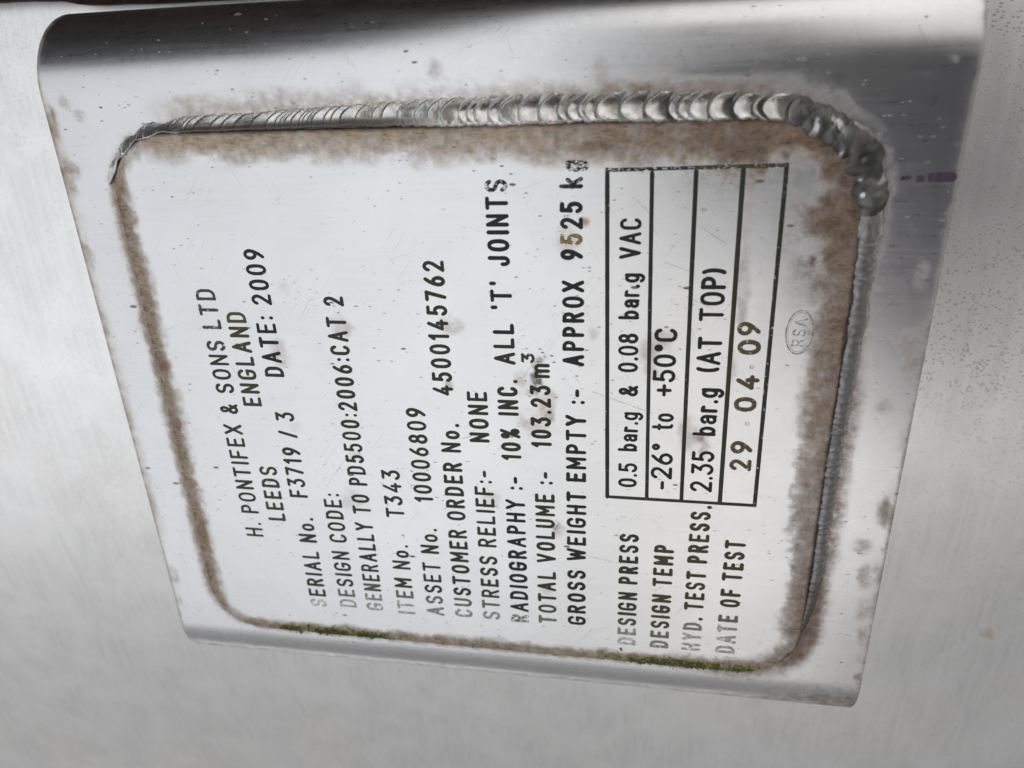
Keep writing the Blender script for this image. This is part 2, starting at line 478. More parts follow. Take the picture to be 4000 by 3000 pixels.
def bracket_stain_shade(x, y, s):
    """s: arc distance across the sheet, equal to x on the flat face"""
    n1 = fbm(x * 0.25, y * 0.08, 21)
    n2 = fbm(x * 0.11, y * 0.11, 22)
    n3 = fbm(x * 0.45, y * 0.45, 23)
    rgb = np.tile(TAN, (len(x), 1)); a = np.zeros(len(x))
    d = plate_sdf(x, y)
    near = np.argmin(np.stack([np.abs(PX1 - x), np.abs(x - PX0), np.abs(PY1 - y), np.abs(y - PY0)]), 0)
    top = sst(78, 90, x) * (y < 125)
    rgt = sst(-98, -108, y)
    lft = sst(120, 132, y)
    bot = sst(-108, -118, x)
    rgb, a = layer(rgb, a, TAN * .70, (1 - sst(1.0, 3.8, d + (n3 - .5) * 2.6)) * (.36 + .45 * n3) * (1 - .95 * sst(30, 58, x) * sst(-10, -50, y)))
    rgb, a = layer(rgb, a, BROWN * 1.2, (1 - sst(2.5, 7.5, d + (n3 - .5) * 3)) * sst(42, 14, np.hypot(x + 100, y + 90)) * .6)
    # above the long bead
    wd = 13 + 5 * (n2 - 0.5) - 3.5 * sst(-40, -75, y)
    rgb, a = layer(rgb, a, TAN * 0.9, top * (1 - .6 * sst(-50, -85, y)) * (1 - sst(wd * .5, wd * 1.1, d + (n1 - .5) * 5)) * (.24 + .4 * n3) * sst(-112, -90, y) * sst(122, 100, y))
    rgb, a = layer(rgb, a, BROWN * 1.1, top * (1 - sst(8, 12.5, d + (n1 - .5) * 3)) * sst(0, -50, y) * sst(-95, -75, y) * .6)
    # outside the right bead
    wd = 8.5 + 3.5 * (n2 - 0.5) - 1.5 * sst(0, 50, x)
    rgb, a = layer(rgb, a, BROWN * np.array((1.3, 1.25, 1.2)), rgt * (1 - .65 * sst(0, 50, x)) * (1 - sst(wd * .6, wd * 1.15, d + (n3 - .5) * 3)) * (.45 + .3 * n3))
    rgb, a = layer(rgb, a, BROWN, rgt * (1 - sst(4.5, 7.5, d)) * sst(-40, -80, x) * .8)
    # corner
    c = sst(44, 20, np.hypot(x - 70, y + 92)) * (1 - sst(5.5, 9.5, d + (n3 - .5) * 4))
    rgb, a = layer(rgb, a, DARKB * 1.5, c * sst(.3, .6, n2) * .5)
    # left and bottom seams
    wd = 4.2 + 2.5 * (n2 - 0.5)
    rgb, a = layer(rgb, a, TAN * .72, lft * (1 - sst(wd * .4, wd * 1.25, d + (n3 - .5) * 2)) * (.6 + .3 * n3))
    rgb, a = layer(rgb, a, BROWN, lft * (1 - sst(.8, 2.6, d)) * sst(.5, .65, n3) * .55)
    rgb, a = layer(rgb, a, TAN * .6, bot * (1 - sst(1.0, 3.0, d + (n3 - .5) * 1.5)) * .6)
    # cut edges
    ul = 154.5 - y; ur = y + 131.0
    rgb, a = layer(rgb, a, np.array((.42, .36, .24)), (1 - sst(.8, 5.0, ul + (n3 - .5) * 3)) * .32 * sst(95, 75, np.abs(x - 10)))
    e = spots(x, y, [(88, 153, 7, 2.6, .7), (75, 151, 4, 5, .75), (70, 152, 6, 3, .5), (92, 152, 3, 1.6, .9), (92, 142, 2.2, 2.5, .5), (45, 152.5, 6, 2, .45), (20, 153, 7, 1.6, .4), (-20, 153.5, 8, 1.4, .4), (-95, 152, 5, 2.2, .5), (-60, 153, 6, 1.6, .35), (-108, 152, 4, 1.4, .4)])
    rgb, a = layer(rgb, a, np.array((.25, .18, .10)), e * .8)
    rgb, a = layer(rgb, a, np.array((.20, .16, .12)), (1 - sst(1.0, 4.5, ur + (n3 - .5) * 4)) * .40 * sst(.35, .6, n2) * (1 - .9 * sst(10, 50, x)))
    e = spots(x, y, [(18, -126, 6, 4, .6), (12, -127, 4, 3, .7), (-4, -122, 3, 3, .35), (-44, -128, 7, 2.5, .75), (-58, -123, 4, 4, .4), (-70, -125, 8, 3, .5), (-86, -127, 6, 3, .45),
                     (-96, -127.5, 3, 2, .6), (-117, -129.5, 2.5, 1.6, .95), (40, -126, 6, 2, .3)])
    rgb, a = layer(rgb, a, np.array((.24, .17, .11)), e * .8)
    rgb, a = layer(rgb, a, np.array((.28, .13, .06)), spots(x, y, [(-117, -129.5, 2.5, 1.6, .9)]))
    rgb, a = layer(rgb, a, np.array((.17, .14, .10)), (1 - sst(.3, 1.5, np.minimum(ul, ur))) * .62)  # thin gap shadow painted along both cut edges
    # lower fold: rim shade painted all along, real dirt towards the right
    rgb, a = layer(rgb, a, np.array((.13, .115, .10)), sst(-131, -142, s) * (.42 + .45 * n2))
    rgb, a = layer(rgb, a, np.array((.12, .09, .065)), sst(-118, -134, s) * sst(-70, -122, y) * (.35 + .7 * n2))
    rgb, a = layer(rgb, a, np.array((.30, .25, .18)), spots(x, y, [(96, 146, 2.5, 2.5, .5), (100, -30, 4, 3, .35), (102, 20, 3, 3, .3), (99, -124, 1.2, 1.2, .4)]) * .8)
    return np.concatenate([rgb, np.clip(a, 0, 1)[:, None]], 1)


# ------------------------------------------------------------------ tank shell (background)
TANK_R, TANK_Z = 1900.0, -92.0
xs = np.concatenate([np.linspace(-1300, -480, 12)[:-1], np.linspace(-480, 300, 131), np.linspace(300, 1300, 14)[1:]])
ys = np.concatenate([np.linspace(-1500, -420, 8)[:-1], np.linspace(-420, 620, 175), np.linspace(620, 1800, 8)[1:]])
GX, GY = np.meshgrid(xs, ys)
GZ = TANK_Z - TANK_R + np.sqrt(TANK_R ** 2 - (GX + 15) ** 2)
tv = np.stack([GX.ravel(), GY.ravel(), GZ.ravel()], 1)
nx = len(xs)
tf = [(j * nx + i, j * nx + i + 1, (j + 1) * nx + i + 1, (j + 1) * nx + i) for j in range(len(ys) - 1) for i in range(nx - 1)]
X, Y = tv[:, 0], tv[:, 1]
nz = fbm(X * .02, Y * .02, 40)
dirt = (sst(-118, -138, Y) * sst(-110, 70, X)) * (0.35 + 1.0 * sst(.35, .6, nz))
st_rgb = np.tile(np.array((.42, .39, .33)), (len(X), 1)); st_a = np.zeros(len(X))
st_rgb, st_a = layer(st_rgb, st_a, (.44, .40, .33), sst(.5, .75, fbm(X * .012, Y * .012, 41)) * .10)
st_rgb, st_a = layer(st_rgb, st_a, (.25, .18, .10), spots(X, Y, [(-172, -222, 6, 5, .9)]))
tank = make_mesh('tank_shell', tv, tf, M_TANK, world_m=SHEET,
                 attrs={'dirt': dirt, 'stain_shade': np.concatenate([st_rgb, st_a[:, None]], 1)})
tag(tank, 'pale grey stainless steel tank wall behind the folded bracket, speckled with dirt on the right', 'tank wall', kind='structure')

# ------------------------------------------------------------------ folded bracket
BY0, BY1 = -131.0, 154.5
BT = 3.0
FLAT0, FLAT1, RB = -122.0, 98.0, 26.0
PH_T, PH_B = RAD(85), RAD(90)


def bracket_profile(off=0.0, fine=True):
    """(x, z, s) round the section from the lower flange over the face to the upper flange"""
    r = RB - off
    P = []
    e = (FLAT0 - r * math.sin(PH_B), -off - r * (1 - math.cos(PH_B)))
    L = 66.0
    for t in np.linspace(L, 0, 8)[:-1]:
        P.append((e[0] - math.cos(PH_B) * t, e[1] - math.sin(PH_B) * t, FLAT0 - RB * PH_B - t))
    for th in np.linspace(PH_B, 0, 18)[:-1]:
        P.append((FLAT0 - r * math.sin(th), -off - r * (1 - math.cos(th)), FLAT0 - RB * th))
    for x in np.linspace(FLAT0, FLAT1, 176 if fine else 12)[:-1]:
        P.append((x, -off, x))
    for th in np.linspace(0, PH_T, 30)[:-1]:
        P.append((FLAT1 + r * math.sin(th), -off - r * (1 - math.cos(th)), FLAT1 + RB * th))
    e = (FLAT1 + r * math.sin(PH_T), -off - r * (1 - math.cos(PH_T)))
    for t in np.linspace(0, L + 2, 10):
        P.append((e[0] + math.cos(PH_T) * t, e[1] - math.sin(PH_T) * t, FLAT1 + RB * PH_T + t))
    return np.array(P)


bracket = empty('folded_bracket', 'folded satin stainless steel bracket with rounded bends carrying the engraved nameplate', 'bracket')
po = bracket_profile(0.0); pi_ = bracket_profile(BT)
byr = np.linspace(BY0, BY1, 221)
n_p, n_y = len(po), len(byr)
V = []
for y in byr:
    wob = 0.35 * math.sin(y * 0.021 + 1.0)
    V.append(np.stack([po[:, 0], np.full(n_p, y), po[:, 1]], 1))
V = np.concatenate(V)
S = np.tile(po[:, 2], n_y)
F = [(j * n_p + i, j * n_p + i + 1, (j + 1) * n_p + i + 1, (j + 1) * n_p + i) for j in range(n_y - 1) for i in range(n_p - 1)]
bdirt = 0.25 * sst(80, 90, V[:, 0]) * sst(104, 94, V[:, 0]) + 0.15 * sst(-105, -112, V[:, 1])
make_mesh('front_sheet', V, F, M_BRACKET, bracket, attrs={'stain_shade': bracket_stain_shade(S, V[:, 1], S), 'dirt': bdirt})
# back skin and the cut ends
V2 = np.concatenate([np.stack([pi_[:, 0], np.full(n_p, y), pi_[:, 1]], 1) for y in (BY0 + .01, BY1 - .01)])
F2 = [(i + 1, i, n_p + i, n_p + i + 1) for i in range(n_p - 1)]
make_mesh('back_skin', V2, F2, M_BRACKET, bracket)
M_CUT = metal('cut_sheet_edge', base=(.33, .32, .30), rough=.5, speck_amt=.3, stained=False, streak=(200, 200))
for y, sgn in ((BY0, 1), (BY1, -1)):
    Vc = np.concatenate([np.stack([po[:, 0], np.full(n_p, y), po[:, 1]], 1), np.stack([pi_[:, 0], np.full(n_p, y), pi_[:, 1]], 1)])
    Fc = [((i, i + 1, n_p + i + 1, n_p + i) if sgn > 0 else (i + 1, i, n_p + i, n_p + i + 1)) for i in range(n_p - 1)]
    make_mesh('cut_edge', Vc, Fc, M_CUT, bracket, smooth=False)

# dark brown strip beside the upper flange, along the top of the view
strip = bmesh.new()
prof = [(134.2, -88.0), (131.6, -89.0), (131.6, -97.0), (470, -150.0), (470, -15.0), (215, -15.0)]
ysp = np.linspace(-125, 700, 90)
SV, SF = [], []
for k, y in enumerate(ysp):
    w = 2.6 * sst(165, 240, y) + 1.2 * (fbm(np.array([y * .05]), np.array([0.5]), 5)[0] - .5) + 1.6 * (1 if y > 203 else 0)
    for (x, z) in prof:
        SV.append((x + w, y, z))
for k in range(len(ysp) - 1):
    for i in range(len(prof)):
        j = (i + 1) % len(prof)
        SF.append((k * 6 + i, k * 6 + j, (k + 1) * 6 + j, (k + 1) * 6 + i))
SF += [tuple(range(6)), tuple(range((len(ysp) - 1) * 6 + 5, (len(ysp) - 1) * 6 - 1, -1))]
so = make_mesh('dark_strip', SV, SF, M_DARKSTRIP, world_m=SHEET, smooth=False)
tag(so, 'dark brown strip along the top left edge, on the tank beside the bracket', 'steel beam')

# purple marker dashes on the bracket
def patch(pts, z):
    return [(x, y, z) for x, y in pts]
pen_v, pen_f = [], []
def dash(y0, y1, xc, w):
    n = 14; b0 = len(pen_v)
    for k in range(n):
        t = k / (n - 1); y = y0 + (y1 - y0) * t
        e = w * min(1, 3.2 * math.sqrt(max(0.02, min(t, 1 - t))))
        pen_v.extend([(xc - e + random.uniform(-.12, .12), y, .02), (xc + e + random.uniform(-.12, .12), y, .02)])
    for k in range(n - 1):
        a = b0 + 2 * k
        pen_f.append((a, a + 1, a + 3, a + 2))
dash(-130.3, -122.6, 68.4, 1.35); dash(-121.9, -119.6, 68.0, .95); dash(-118.2, -115.5, 68.2, .6)
pen = make_mesh('marker_dash', pen_v, [f[::-1] for f in pen_f], M_PEN, bracket, smooth=False)
pen['label'] = 'purple marker dashes on the bare sheet'

# ------------------------------------------------------------------ nameplate
plate = empty('nameplate', 'engraved stainless steel nameplate with rounded corners, welded onto the folded bracket', 'nameplate')


def half_ext(y, inset):
    """x extent of the rounded outline at height y"""
    x0, x1, y0, y1, r = PX0 + inset, PX1 - inset, PY0 + inset, PY1 - inset, PR - inset
    dy = max(0, (y0 + r) - y, y - (y1 - r))
    c = r - math.sqrt(max(0, r * r - dy * dy))
    return x0 + c, x1 - c


ins = 0.45
tt = np.linspace(0, 1, 58)
lo = (PY0 + ins) + (PR) * (1 - np.cos(tt * math.pi / 2))
hi = (PY1 - ins) - (PR) * (1 - np.cos(tt * math.pi / 2))
rows = np.concatenate([lo, np.linspace(lo[-1], hi[-1], 246)[1:-1], hi[::-1]])
NU = 250
PV = []
for y in rows:
    a, b_ = half_ext(y, ins)
    u = np.linspace(0, 1, NU)
    PV.append(np.stack([a + (b_ - a) * u, np.full(NU, y), np.full(NU, PZ)], 1))
PV = np.concatenate(PV)
NR = len(rows)
PF = [(j * NU + i, j * NU + i + 1, (j + 1) * NU + i + 1, (j + 1) * NU + i) for j in range(NR - 1) for i in range(NU - 1)]
loop = [i for i in range(NU)] + [j * NU + NU - 1 for j in range(1, NR)] + [(NR - 1) * NU + i for i in range(NU - 2, -1, -1)] + [j * NU for j in range(NR - 2, 0, -1)]
cx, cy = (PX0 + PX1) / 2, (PY0 + PY1) / 2
ring = PV[loop]
# outward normal of the loop from the sdf gradient
ex = (plate_sdf(ring[:, 0] + .01, ring[:, 1]) - plate_sdf(ring[:, 0] - .01, ring[:, 1]))
ey = (plate_sdf(ring[:, 0], ring[:, 1] + .01) - plate_sdf(ring[:, 0], ring[:, 1] - .01))
nn = np.hypot(ex, ey) + 1e-9
ex, ey = ex / nn, ey / nn
ring1 = ring + np.stack([ex * .3, ey * .3, np.full(len(ring), -.14)], 1)
ring2 = ring + np.stack([ex * ins, ey * ins, np.full(len(ring), -.5)], 1)
ring3 = ring2.copy(); ring3[:, 2] = 0.0
base = len(PV); nl = len(loop)
allv = np.concatenate([PV, ring1, ring2, ring3])
for k in range(nl):
    k2 = (k + 1) % nl
    PF.append((loop[k2], loop[k], base + k, base + k2))
    for q in range(2):
        o1 = base + q * nl; o2 = base + (q + 1) * nl
        PF.append((o1 + k2, o1 + k, o2 + k, o2 + k2))
stn = plate_stain(allv[:, 0], allv[:, 1])
pdirt = 0.18 * np.clip(1 - np.abs(allv[:, 0] - 72) / 12, 0, 1) + 0.9 * spots(allv[:, 0], allv[:, 1], [(6, -6, 9, 5, .8), (12, -13, 6, 4, .5), (-26, 14, 6, 8, .4), (26, 4, 5, 8, .3)])
make_mesh('plate_body', allv, PF, M_PLATE, plate, attrs={'stain_shade': stn, 'dirt': pdirt})

# ------------------------------------------------------------------ weld bead
BP = [(69.5, 136.6, .4), (73.0, 135.0, 1.6), (76.0, 133.0, 1.75), (78.2, 131.2, .95), (80.3, 129.2, 1.8), (83.0, 126.0, 2.0), (84.6, 123.0, 1.1), (86.2, 119.5, 2.1), (87.2, 115.8, 2.2), (87.5, 112.0, 1.4), (87.8, 108.0, 2.2), (88.4, 102, 2.5), (88.6, 90, 2.6), (88.8, 79, 2.7), (89.6, 44.5, 3.5), (89.6, 20, 4.0), (89.6, 4, 4.3), (89.8, -26, 4.25),
      (89.3, -56, 4.1), (88.6, -77, 3.7), (87.2, -85.5, 3.9), (83.8, -92, 3.4), (79.6, -99.5, 4.3), (74.5, -103.6, 4.7),
      (69, -106.2, 4.8), (62, -108.1, 4.0), (56, -108.8, 3.5), (50, -109.1, 3.2), (41, -109.3, 3.0), (34, -109.5, 2.6), (28, -109.8, 3.1), (20, -109.6, 2.6), (13, -109.4, 2.7), (-5, -109.1, 2.5),
      (-19, -108.9, 2.35), (-44, -108.9, 2.2), (-70, -109.1, 2.05), (-90, -107.6, 1.6), (-102, -103.6, 1.05), (-108, -99.6, .5)]
BP = np.array(BP)


def catmull(P, step):
    out = []
    n = len(P)
    for i in range(n - 1):
        p0 = P[max(i - 1, 0)]; p1 = P[i]; p2 = P[i + 1]; p3 = P[min(i + 2, n - 1)]
        L = np.hypot(*(p2 - p1)[:2]); k = max(2, int(L / step))
        for t in np.linspace(0, 1, k, endpoint=False):
            out.append(0.5 * ((2 * p1) + (-p0 + p2) * t + (2 * p0 - 5 * p1 + 4 * p2 - p3) * t * t + (-p0 + 3 * p1 - 3 * p2 + p3) * t ** 3))
    out.append(P[-1])
    return np.array(out)


W = catmull(BP, 0.14)
seg = np.hypot(np.diff(W[:, 0]), np.diff(W[:, 1]))
SS = np.concatenate([[0], np.cumsum(seg)])
tang = np.gradient(W[:, :2], axis=0); tang /= np.linalg.norm(tang, axis=1)[:, None] + 1e-9
nrm2 = np.stack([-tang[:, 1], tang[:, 0]], 1)            # left of travel; travel goes towards -y on the top side -> +x outward
crests = [-4.0]
strengths = [1.0]
amps = []
while crests[-1] < SS[-1] + 8:
    s = crests[-1]
    k = int(np.clip(np.searchsorted(SS, s), 0, len(W) - 1))
    yy, xx = W[k, 1], W[k, 0]
    if xx > 80 and yy > -90:
        p = np.interp(-yy, [-110, -60, 0, 90], [3.4, 3.1, 3.7, 4.4]) * random.uniform(.38, 1.85)
    elif xx > 58:
        p = random.uniform(3.5, 6.5)
    else:
        p = random.uniform(1.8, 3.8)
    crests.append(s + p)
    strengths.append(random.uniform(.6, 1.3))
crests = np.array(crests); strengths = np.array(strengths)
NT_ = 30
tcr = np.linspace(-1, 1, NT_)
drop_s, drop_r, drop_h, drop_t, drop_w = [], [], [], [], []
s_ = 176.0
while s_ < SS[-1] + 5:
    kk = int(np.clip(np.searchsorted(SS, s_), 0, len(W) - 1))
    big = W[kk, 0] > 52
    step_ = random.uniform(2.6, 5.0) if big else random.uniform(1.5, 3.8)
    drop_s.append(s_ + step_ / 2); drop_t.append(random.uniform(-.5, .5) if big else random.uniform(-.15, .25)); drop_w.append(random.uniform(.8, 1.3) if big else random.uniform(1.1, 1.6)); drop_r.append(step_ * (random.uniform(.75, 1.3) if big else random.uniform(.60, .85))); drop_h.append(random.uniform(.8, 1.5) if big else random.uniform(.6, 1.2))
    s_ += step_
drop_s, drop_r, drop_h, drop_t, drop_w = map(np.array, (drop_s, drop_r, drop_h, drop_t, drop_w))
WV = []; TINT = []; WD = []
for k in range(len(W)):
    x, y, w = W[k]
    onT = (x > 80 and y > -88) or y > 90
    fr = float(sst(-92, -60, y)) * (1.0 if (x > 70 or y > 90) else 0.0)       # 1 on the long upper run
    lam = float(np.clip((W[k, 1] - 30) / 60, 0, 1)) * fr            # left end of upper run: slanting ripples
    cur = np.interp(w, [0.5, 3, 5], [.3, 1.7, 2.9])
    cur *= (1.0 + .9 * float(vnoise(np.array([SS[k] * .22]), np.array([2.2]), 81)[0])) if onT else .8
    u = SS[k] - cur * tcr ** 2 * 1.15 - (1.7 * lam + .35 * fr) * tcr * w * .45 + .25 * (fbm(np.full(NT_, SS[k] * .4), tcr * 2, 60) - .5)
    idx = np.clip(np.searchsorted(crests, u) - 1, 0, len(crests) - 2)
    f = (u - crests[idx]) / (crests[idx + 1] - crests[idx])
    stg = strengths[idx]
    rip = np.where(f < .12, f / .12, 1 - (f - .12) / .88)        # steep leading face, long lee
    rip = rip ** 0.8
    side = 1.06 - .0 * tcr
    wobble = 1 + .13 * (fbm(np.array([SS[k] * .23]), np.array([3.3]), 61)[0] - .5) * 2
    ht = np.interp(w, [.5, 2, 3, 4.4], [.5, 1.35, 1.9, 2.6])
    ramp_amp = (.16 + .42 * sst(60, -30, np.array([y]))[0]) if onT else .07
    lump = 1.0 + (0 if onT else .28 * (vnoise(np.array([SS[k] * .16]), np.array([9.1]), 63)[0] - .5))
    edge_w = w * wobble * (1 + .10 * stg[NT_ // 2] * (rip[NT_ // 2] - .5) + .12 * (vnoise(np.array([SS[k] * .35]), np.array([1.7]), 64)[0] - .5))
    dome = np.sqrt(np.clip(1 - tcr ** 2, 0, 1))
    p = (tcr + 1) / 2                                             # 0: against the plate, 1: outer toe on the bracket
    top = PZ + np.interp(w, [.5, 2, 3, 4.4], [.1, .55, .95, 1.35]) * lump
    roll = np.clip(p / .13, 0, 1)
    rs = np.sqrt(roll * (2 - roll))
    z_run = (PZ - .35) * (1 - rs) + (top * (1 - p) ** 1.3 - .12) * rs
    z_run = z_run + dome * ht * .62 * ramp_amp * stg * (rip - .5) * 2 + .16 * dome
    # lumpy part: droplets frozen over one another
    us = SS[k] - .28 * w * tcr ** 2 + .5 * (vnoise(SS[k] * .5 + tcr, tcr * 1.4, 68) - .5)
    dd_ = (us[None, :] - drop_s[:, None]) / drop_r[:, None]
    dt_ = (tcr[None, :] - drop_t[:, None]) / drop_w[:, None]
    dl = (drop_h[:, None] * np.sqrt(np.clip(1 - dd_ ** 2 - dt_ ** 2, 0, 1))).max(0)
    corner = float(sst(40, 70, np.array([x]))[0]) * (1.0 if y < 0 else 0.0)
    z_lump = PZ * .62 * (1 - p) - .2 + dome ** .8 * (ht * .42 + dl * (.85 + .7 * corner) + corner * .5 * (vnoise(SS[k] * .3 + tcr * .5, tcr * 1.3 + 4, 66) - .5))
    fon = float(sst(-91, -78, np.array([y]))[0]) if (x > 78 or y > 90) else 0.0
    z = z_run * fon + z_lump * (1 - fon)
    if fon < 1:
        edge_w = edge_w * (fon + (1 - fon) * (.78 + .42 * float(dl[NT_ // 2]) / 1.1))
    px = x + nrm2[k, 0] * tcr * edge_w
    py = y + nrm2[k, 1] * tcr * edge_w
    WV.append(np.stack([px, py, z], 1))
    # bead tint: heat straw, own greys, dark reflections painted in
    tt_ = np.zeros((NT_, 4))
    hue = vnoise(np.array([SS[k] * .5]), np.array([7.7]), 70)[0]
    straw = np.array((.50, .40, .26)); dk = np.array((.10, .105, .095)); gr = np.array((.115, .11, .106))
    if onT:
        right = float(sst(25, -60, np.array([y]))[0])
        tt_[:, :3] = straw * (1 - right * .35) if hue > .45 else np.array((.36, .37, .33))
        tt_[:, 3] = .25 * sst(-.2, .8, tcr) + .08
        lee = right * sst(.80, .38, rip) * np.clip(stg - .28, .15, .95)  # dark reflection painted into the lee of each ripple
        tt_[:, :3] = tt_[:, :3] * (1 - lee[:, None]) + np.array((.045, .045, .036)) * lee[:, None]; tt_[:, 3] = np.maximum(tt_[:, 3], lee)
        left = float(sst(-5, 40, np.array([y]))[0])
        sh = sst(.25, -.55, tcr) * left * .96 * float(sst(114, 104, np.array([y]))[0])  # reflected shade painted on the plate-side half of the left run
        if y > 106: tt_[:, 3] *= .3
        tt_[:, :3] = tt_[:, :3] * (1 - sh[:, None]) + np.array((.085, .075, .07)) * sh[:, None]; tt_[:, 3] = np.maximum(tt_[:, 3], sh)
        dgl = sst(-76, -86, np.array([y]))[0]
        if dgl > 0:
            tt_[:, :3] = tt_[:, :3] * (1 - dgl) + dk * .45 * dgl; tt_[:, 3] = np.maximum(tt_[:, 3], dgl * .88)
    elif x > 58:
        tt_[:, :3] = dk * (.28 + .5 * vnoise(SS[k] * .35 + tcr, tcr * 1.5, 72))[:, None]; tt_[:, 3] = .88 + .24 * (vnoise(SS[k] * .4 + tcr, tcr, 71) - .5) - .6 * sst(.72, .9, vnoise(SS[k] * .45 + tcr * .8, tcr * 2.2, 73))
    else:
        tt_[:, :3] = gr; tt_[:, 3] = .72 - .45 * sst(.45, .95, tcr)
        crz = sst(.75, .25, dl) * .7
        tt_[:, :3] = tt_[:, :3] * (1 - .6 * crz[:, None])
        lowk = float(sst(-50, -80, np.array([x]))[0])
        tt_[:, :3] = tt_[:, :3] * (1 - lowk) + np.array((.075, .06, .052)) * lowk
        tt_[:, 3] = np.maximum(tt_[:, 3], lowk * .85)
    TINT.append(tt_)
    dd = np.where(tcr < 0, sst(-.72, -1.0, tcr), 0) * .95
    if onT:
        dd = np.maximum(dd, sst(.35, 1.0, tcr) * (.45 + .3 * float(sst(-20, 60, np.array([y]))[0])))
    if not onT:
        dd = np.maximum(dd, .45 * sst(.45, .7, fbm(SS[k] * .25 + tcr * 0, tcr * 1.5, 77)) + .25 * sst(.5, 1, tcr))
    WD.append(dd)
WV = np.concatenate(WV)
WF = [(k * NT_ + i, (k + 1) * NT_ + i, (k + 1) * NT_ + i + 1, k * NT_ + i + 1) for k in range(len(W) - 1) for i in range(NT_ - 1)]
WF = [f[::-1] for f in WF]
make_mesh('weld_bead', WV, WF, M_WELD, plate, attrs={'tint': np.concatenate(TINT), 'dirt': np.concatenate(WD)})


# ------------------------------------------------------------------ stroke lettering (single-line engraver's alphabet, cap height 1)
def arc(cx, cy, rx, ry, a0, a1, n=None, e=2.0):
    n = n or max(5, int(abs(a1 - a0) / 12))
    P = []
    for k in range(n + 1):
        a = RAD(a0 + (a1 - a0) * k / n)
        c, s = math.cos(a), math.sin(a)
        q = (abs(c) ** e + abs(s) ** e) ** (-1 / e)
        P.append((cx + rx * c * q, cy + ry * s * q))
    return P


def oval(w, e=2.3, y0=0., y1=1.):
    return arc(w / 2, (y0 + y1) / 2, w / 2, (y1 - y0) / 2, 90, 450, 36, e)


G = {}
G['A'] = (.56, [[(0, 0), (.28, 1), (.56, 0)], [(.10, .33), (.46, .33)]])
G['C'] = (.50, [arc(.25, .70, .25, .30, 22, 180, 14, 2.3) + arc(.25, .30, .25, .30, 180, 338, 14, 2.3)])
G['D'] = (.50, [[(0, 0), (0, 1)], [(0, 1), (.2, 1)] + arc(.2, .66, .30, .34, 90, 0, 8) + arc(.2, .34, .30, .34, 0, -90, 8) + [(0, 0)]])
G['E'] = (.44, [[(.44, 1), (0, 1)], [(0, 1), (0, 0)], [(0, 0), (.44, 0)], [(0, .52), (.37, .52)]])
G['F'] = (.44, [[(.44, 1), (0, 1)], [(0, 1), (0, 0)], [(0, .5), (.37, .5)]])
G['G'] = (.52, [arc(.26, .70, .26, .30, 22, 180, 14, 2.3) + arc(.26, .30, .26, .30, 180, 350, 14, 2.3) + [(.52, .45)], [(.52, .45), (.30, .45)]])
G['H'] = (.50, [[(0, 0), (0, 1)], [(.5, 0), (.5, 1)], [(0, .52), (.5, .52)]])
G['I'] = (.02, [[(.01, 0), (.01, 1)]])
G['J'] = (.40, [[(.40, 1), (.40, .25)] + arc(.2, .22, .2, .22, 0, -180, 10) + [(0, .3)]])
G['L'] = (.42, [[(0, 1), (0, 0)], [(0, 0), (.42, 0)]])
G['M'] = (.60, [[(0, 0), (0, 1)], [(0, 1), (.30, .35)], [(.30, .35), (.60, 1)], [(.60, 1), (.60, 0)]])
G['N'] = (.50, [[(0, 0), (0, 1)], [(0, 1), (.5, 0)], [(.5, 0), (.5, 1)]])
G['O'] = (.52, [oval(.52, 2.4)])
G['P'] = (.46, [[(0, 0), (0, 1)], [(0, 1), (.22, 1)] + arc(.20, .74, .26, .26, 90, -90, 12, 2.2) + [(0, .48)]])
G['R'] = (.48, [[(0, 0), (0, 1)], [(0, 1), (.22, 1)] + arc(.20, .75, .26, .25, 90, -90, 12, 2.2) + [(0, .5)], [(.24, .5), (.48, 0)]])
G['S'] = (.48, [arc(.24, .765, .24, .235, 22, 250, 14, 2.1) + [(.30, .50)] + arc(.24, .25, .24, .25, 62, -160, 14, 2.1)])
G['T'] = (.50, [[(0, 1), (.5, 1)], [(.25, 1), (.25, 0)]])
G['U'] = (.50, [[(0, 1), (0, .27)] + arc(.25, .27, .25, .27, 180, 360, 12) + [(.5, 1)]])
G['V'] = (.54, [[(0, 1), (.27, 0)], [(.27, 0), (.54, 1)]])
G['W'] = (.76, [[(0, 1), (.19, 0)], [(.19, 0), (.38, .8)], [(.38, .8), (.57, 0)], [(.57, 0), (.76, 1)]])
G['X'] = (.52, [[(0, 0), (.52, 1)], [(0, 1), (.52, 0)]])
G['Y'] = (.54, [[(0, 1), (.27, .48)], [(.54, 1), (.27, .48)], [(.27, .48), (.27, 0)]])
G['0'] = (.48, [oval(.48, 2.35)])
G['1'] = (.22, [[(0, .80), (.20, 1)], [(.20, 1), (.20, 0)]])
G['2'] = (.46, [arc(.23, .745, .23, .255, 165, -20, 12) + [(.40, .54), (.0, 0)], [(0, 0), (.46, 0)]])
G['3'] = (.46, [[(.02, 1), (.44, 1)], [(.44, 1), (.20, .60)], [(.20, .60)] + arc(.2, .30, .26, .30, 80, -150, 14, 2.1)])
G['4'] = (.50, [[(.34, 1), (0, .27)], [(0, .27), (.50, .27)], [(.36, .5), (.36, 0)]])
G['5'] = (.46, [[(.42, 1), (.06, 1)], [(.06, 1), (.03, .55)], [(.03, .55)] + arc(.21, .31, .25, .31, 118, -150, 16, 2.1)])
G['6'] = (.46, [[(.36, 1)] + [(.20, .80), (.06, .54)] + arc(.23, .29, .23, .29, 160, 520, 24)])
G['7'] = (.46, [[(0, 1), (.46, 1)], [(.46, 1), (.15, 0)]])
G['8'] = (.48, [arc(.24, .765, .20, .235, -90, 270, 20), arc(.24, .265, .24, .265, 90, 450, 22)])
